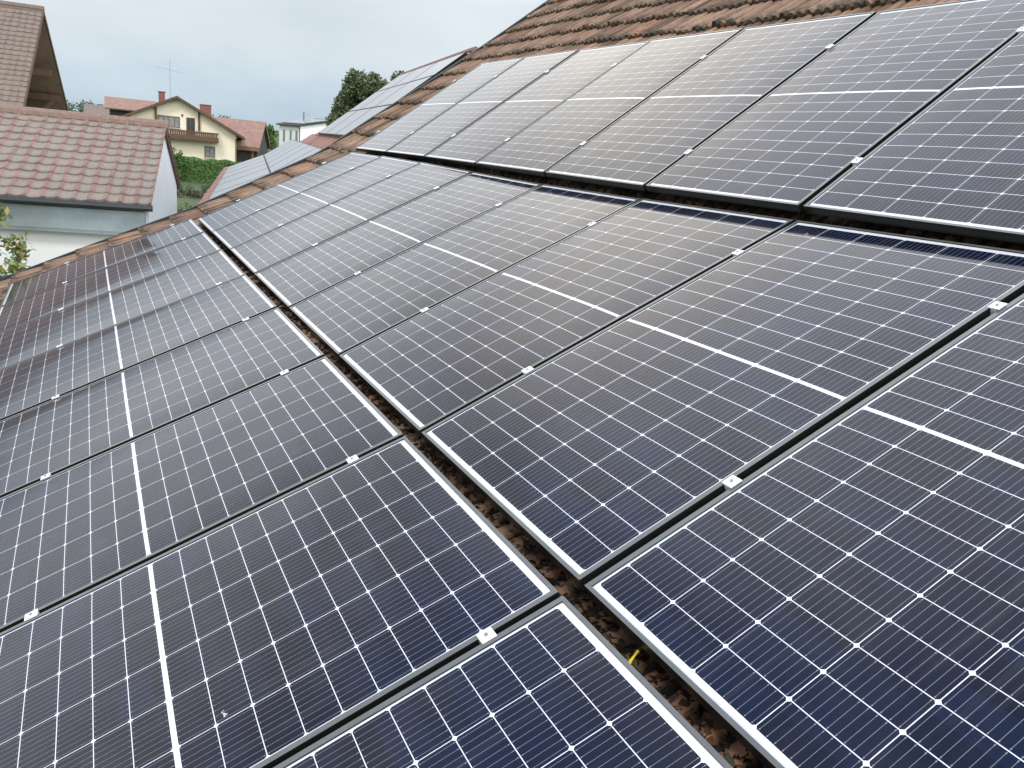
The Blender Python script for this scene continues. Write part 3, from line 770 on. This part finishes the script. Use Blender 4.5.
tree('broadleaf_tree', 'round dark green broadleaf tree rising behind the neighbouring roof', (-58.6, 18.7, 1.6), 3.6, .22,
     [((0, -1.0, 5.4), (1.6, 1.5, 2.0)), ((.2, -.4, 7.1), (1.9, 1.6, 2.2)), ((-.2, .8, 6.7), (1.9, 1.7, 2.0)), ((.1, 2.0, 7.4), (1.9, 1.7, 2.0)), ((0, 3.2, 7.6), (1.8, 1.8, 2.1)), ((0, 1.6, 5.6), (2.0, 2.2, 2.0)), ((0, .5, 4.5), (2.4, 3.2, 2.0))], 42000, .13, M['leaf_tree'], 4)
tree('garden_tree', 'young tree with yellowing leaves in front of the white garage wall', (-4.6, -2.70, 0), 2.6, .06,
     [((0, 0, 3.6), (.75, .75, .9)), ((.1, .30, 4.45), (.55, .55, .55)), ((.15, .45, 3.3), (.6, .55, .6)), ((.1, .5, 3.75), (.5, .5, .7))], 4200, .05, M['leaf_near'], 8, shell=.2)
tree('tall_shrub', 'green shrub between the red carport roof and the white house', (-101, 19.4, 1.8), 1.2, .1,
     [((0, 0, 2.6), (1.2, 1.3, 1.9)), ((.3, .3, 3.6), (1.0, .9, 1.3)), ((0, -1.2, 2.2), (1.1, 1.1, 1.6))], 3500, .16, M['leaf_hedge'], 14, 'shrub')
tree('garden_shrub', 'loose green shrub at the left end of the hedge, by the garage verge', (-56.6, 4.75, 1.2), .6, .05,
     [((0, 0, 1.6), (.55, .6, 1.2)), ((0, .1, 2.4), (.4, .45, .6))], 1300, .07, M['leaf_hedge'], 21, 'shrub', shell=.2)
tree('copper_shrub', 'dark brownish shrub in front of the green hedge', (-46.2, 4.6, .5), .4, .05,
     [((0, 0, 1.0), (1.4, 1.5, 1.1)), ((0, 1.1, .8), (1.2, 1.2, 1.0)), ((.8, -.6, .5), (1, 1, .8))], 5200, .07, M['leaf_dark'], 23, 'shrub')
lp = at(194, 196, 40)
tree('low_shrub', 'dark low garden shrub below the clipped hedge, beside the garage verge', (lp.x, lp.y, gz(lp.x, lp.y) - .3), .4, .05,
     [((0, 0, .9), (1.3, 1.3, 1.0)), ((.4, -.9, .6), (1.1, 1.1, .9)), ((.3, 1.0, .6), (1.1, 1.0, .9)), ((1.8, 0, .4), (1.4, 1.5, .8))], 6000, .07, M['leaf_tree'], 29, 'shrub')
rn = random.Random(31)
hg = thing('hedge', 'clipped bright green hedge in front of the cream house', 'hedge', (-57.9, 4.6, 1.2)); hg.rotation_euler = (0, 0, math.atan2(3.73, 1.95))
mb = MB(); mb.box(0, 9.5, -.1, 1.0, -.4, 2.06); mb.build('branches', M['leaf_hedge'], hg)
mb = MB()
for _ in range(9000):
    q = rn.random(); x = rn.uniform(-.1, 9.6); z0 = 2.14 + .05 * sin(x * 2.1) + .04 * sin(5.3 * x)
    if q < .6: p = Vector((x, -.16 + rn.gauss(0, .05), rn.uniform(-.4, z0)))
    else: p = Vector((x, rn.uniform(-.15, 1.05), z0 + rn.gauss(0, .03)))
    a = Vector((rn.gauss(0, 1), rn.gauss(0, 1), rn.gauss(0, 1))).normalized(); b = a.orthogonal(); s = .075 * rn.uniform(.6, 1.3)
    mb.quad(p - a * s, p - b * s * .6, p + a * s, p + b * s * .6)
mb.build('foliage', M['leaf_hedge'], hg)
# far woodland on the left horizon
mb = MB(); rn = random.Random(41); lob = []
for k in range(90):
    y = -70 + 1.35 * k + rn.gauss(0, .8); x = -330 + rn.gauss(0, 8)
    h = rn.uniform(3.6, 5.2); lob.append(((x, y, gz(x, y) + h * .45), (2.6, 2.2, h * .62)))
leaves(mb, lob, 9000, .5, rn, .6, .5)
tag(mb.build('woodland', M['leaf_far']), 'low green woodland on the horizon behind the tall house', 'woodland', kind='stuff')
splat('bird_dropping', 'small white bird dropping on the seventh panel of the lowest row', 'lower', 6, .83, .563, .012, 3)
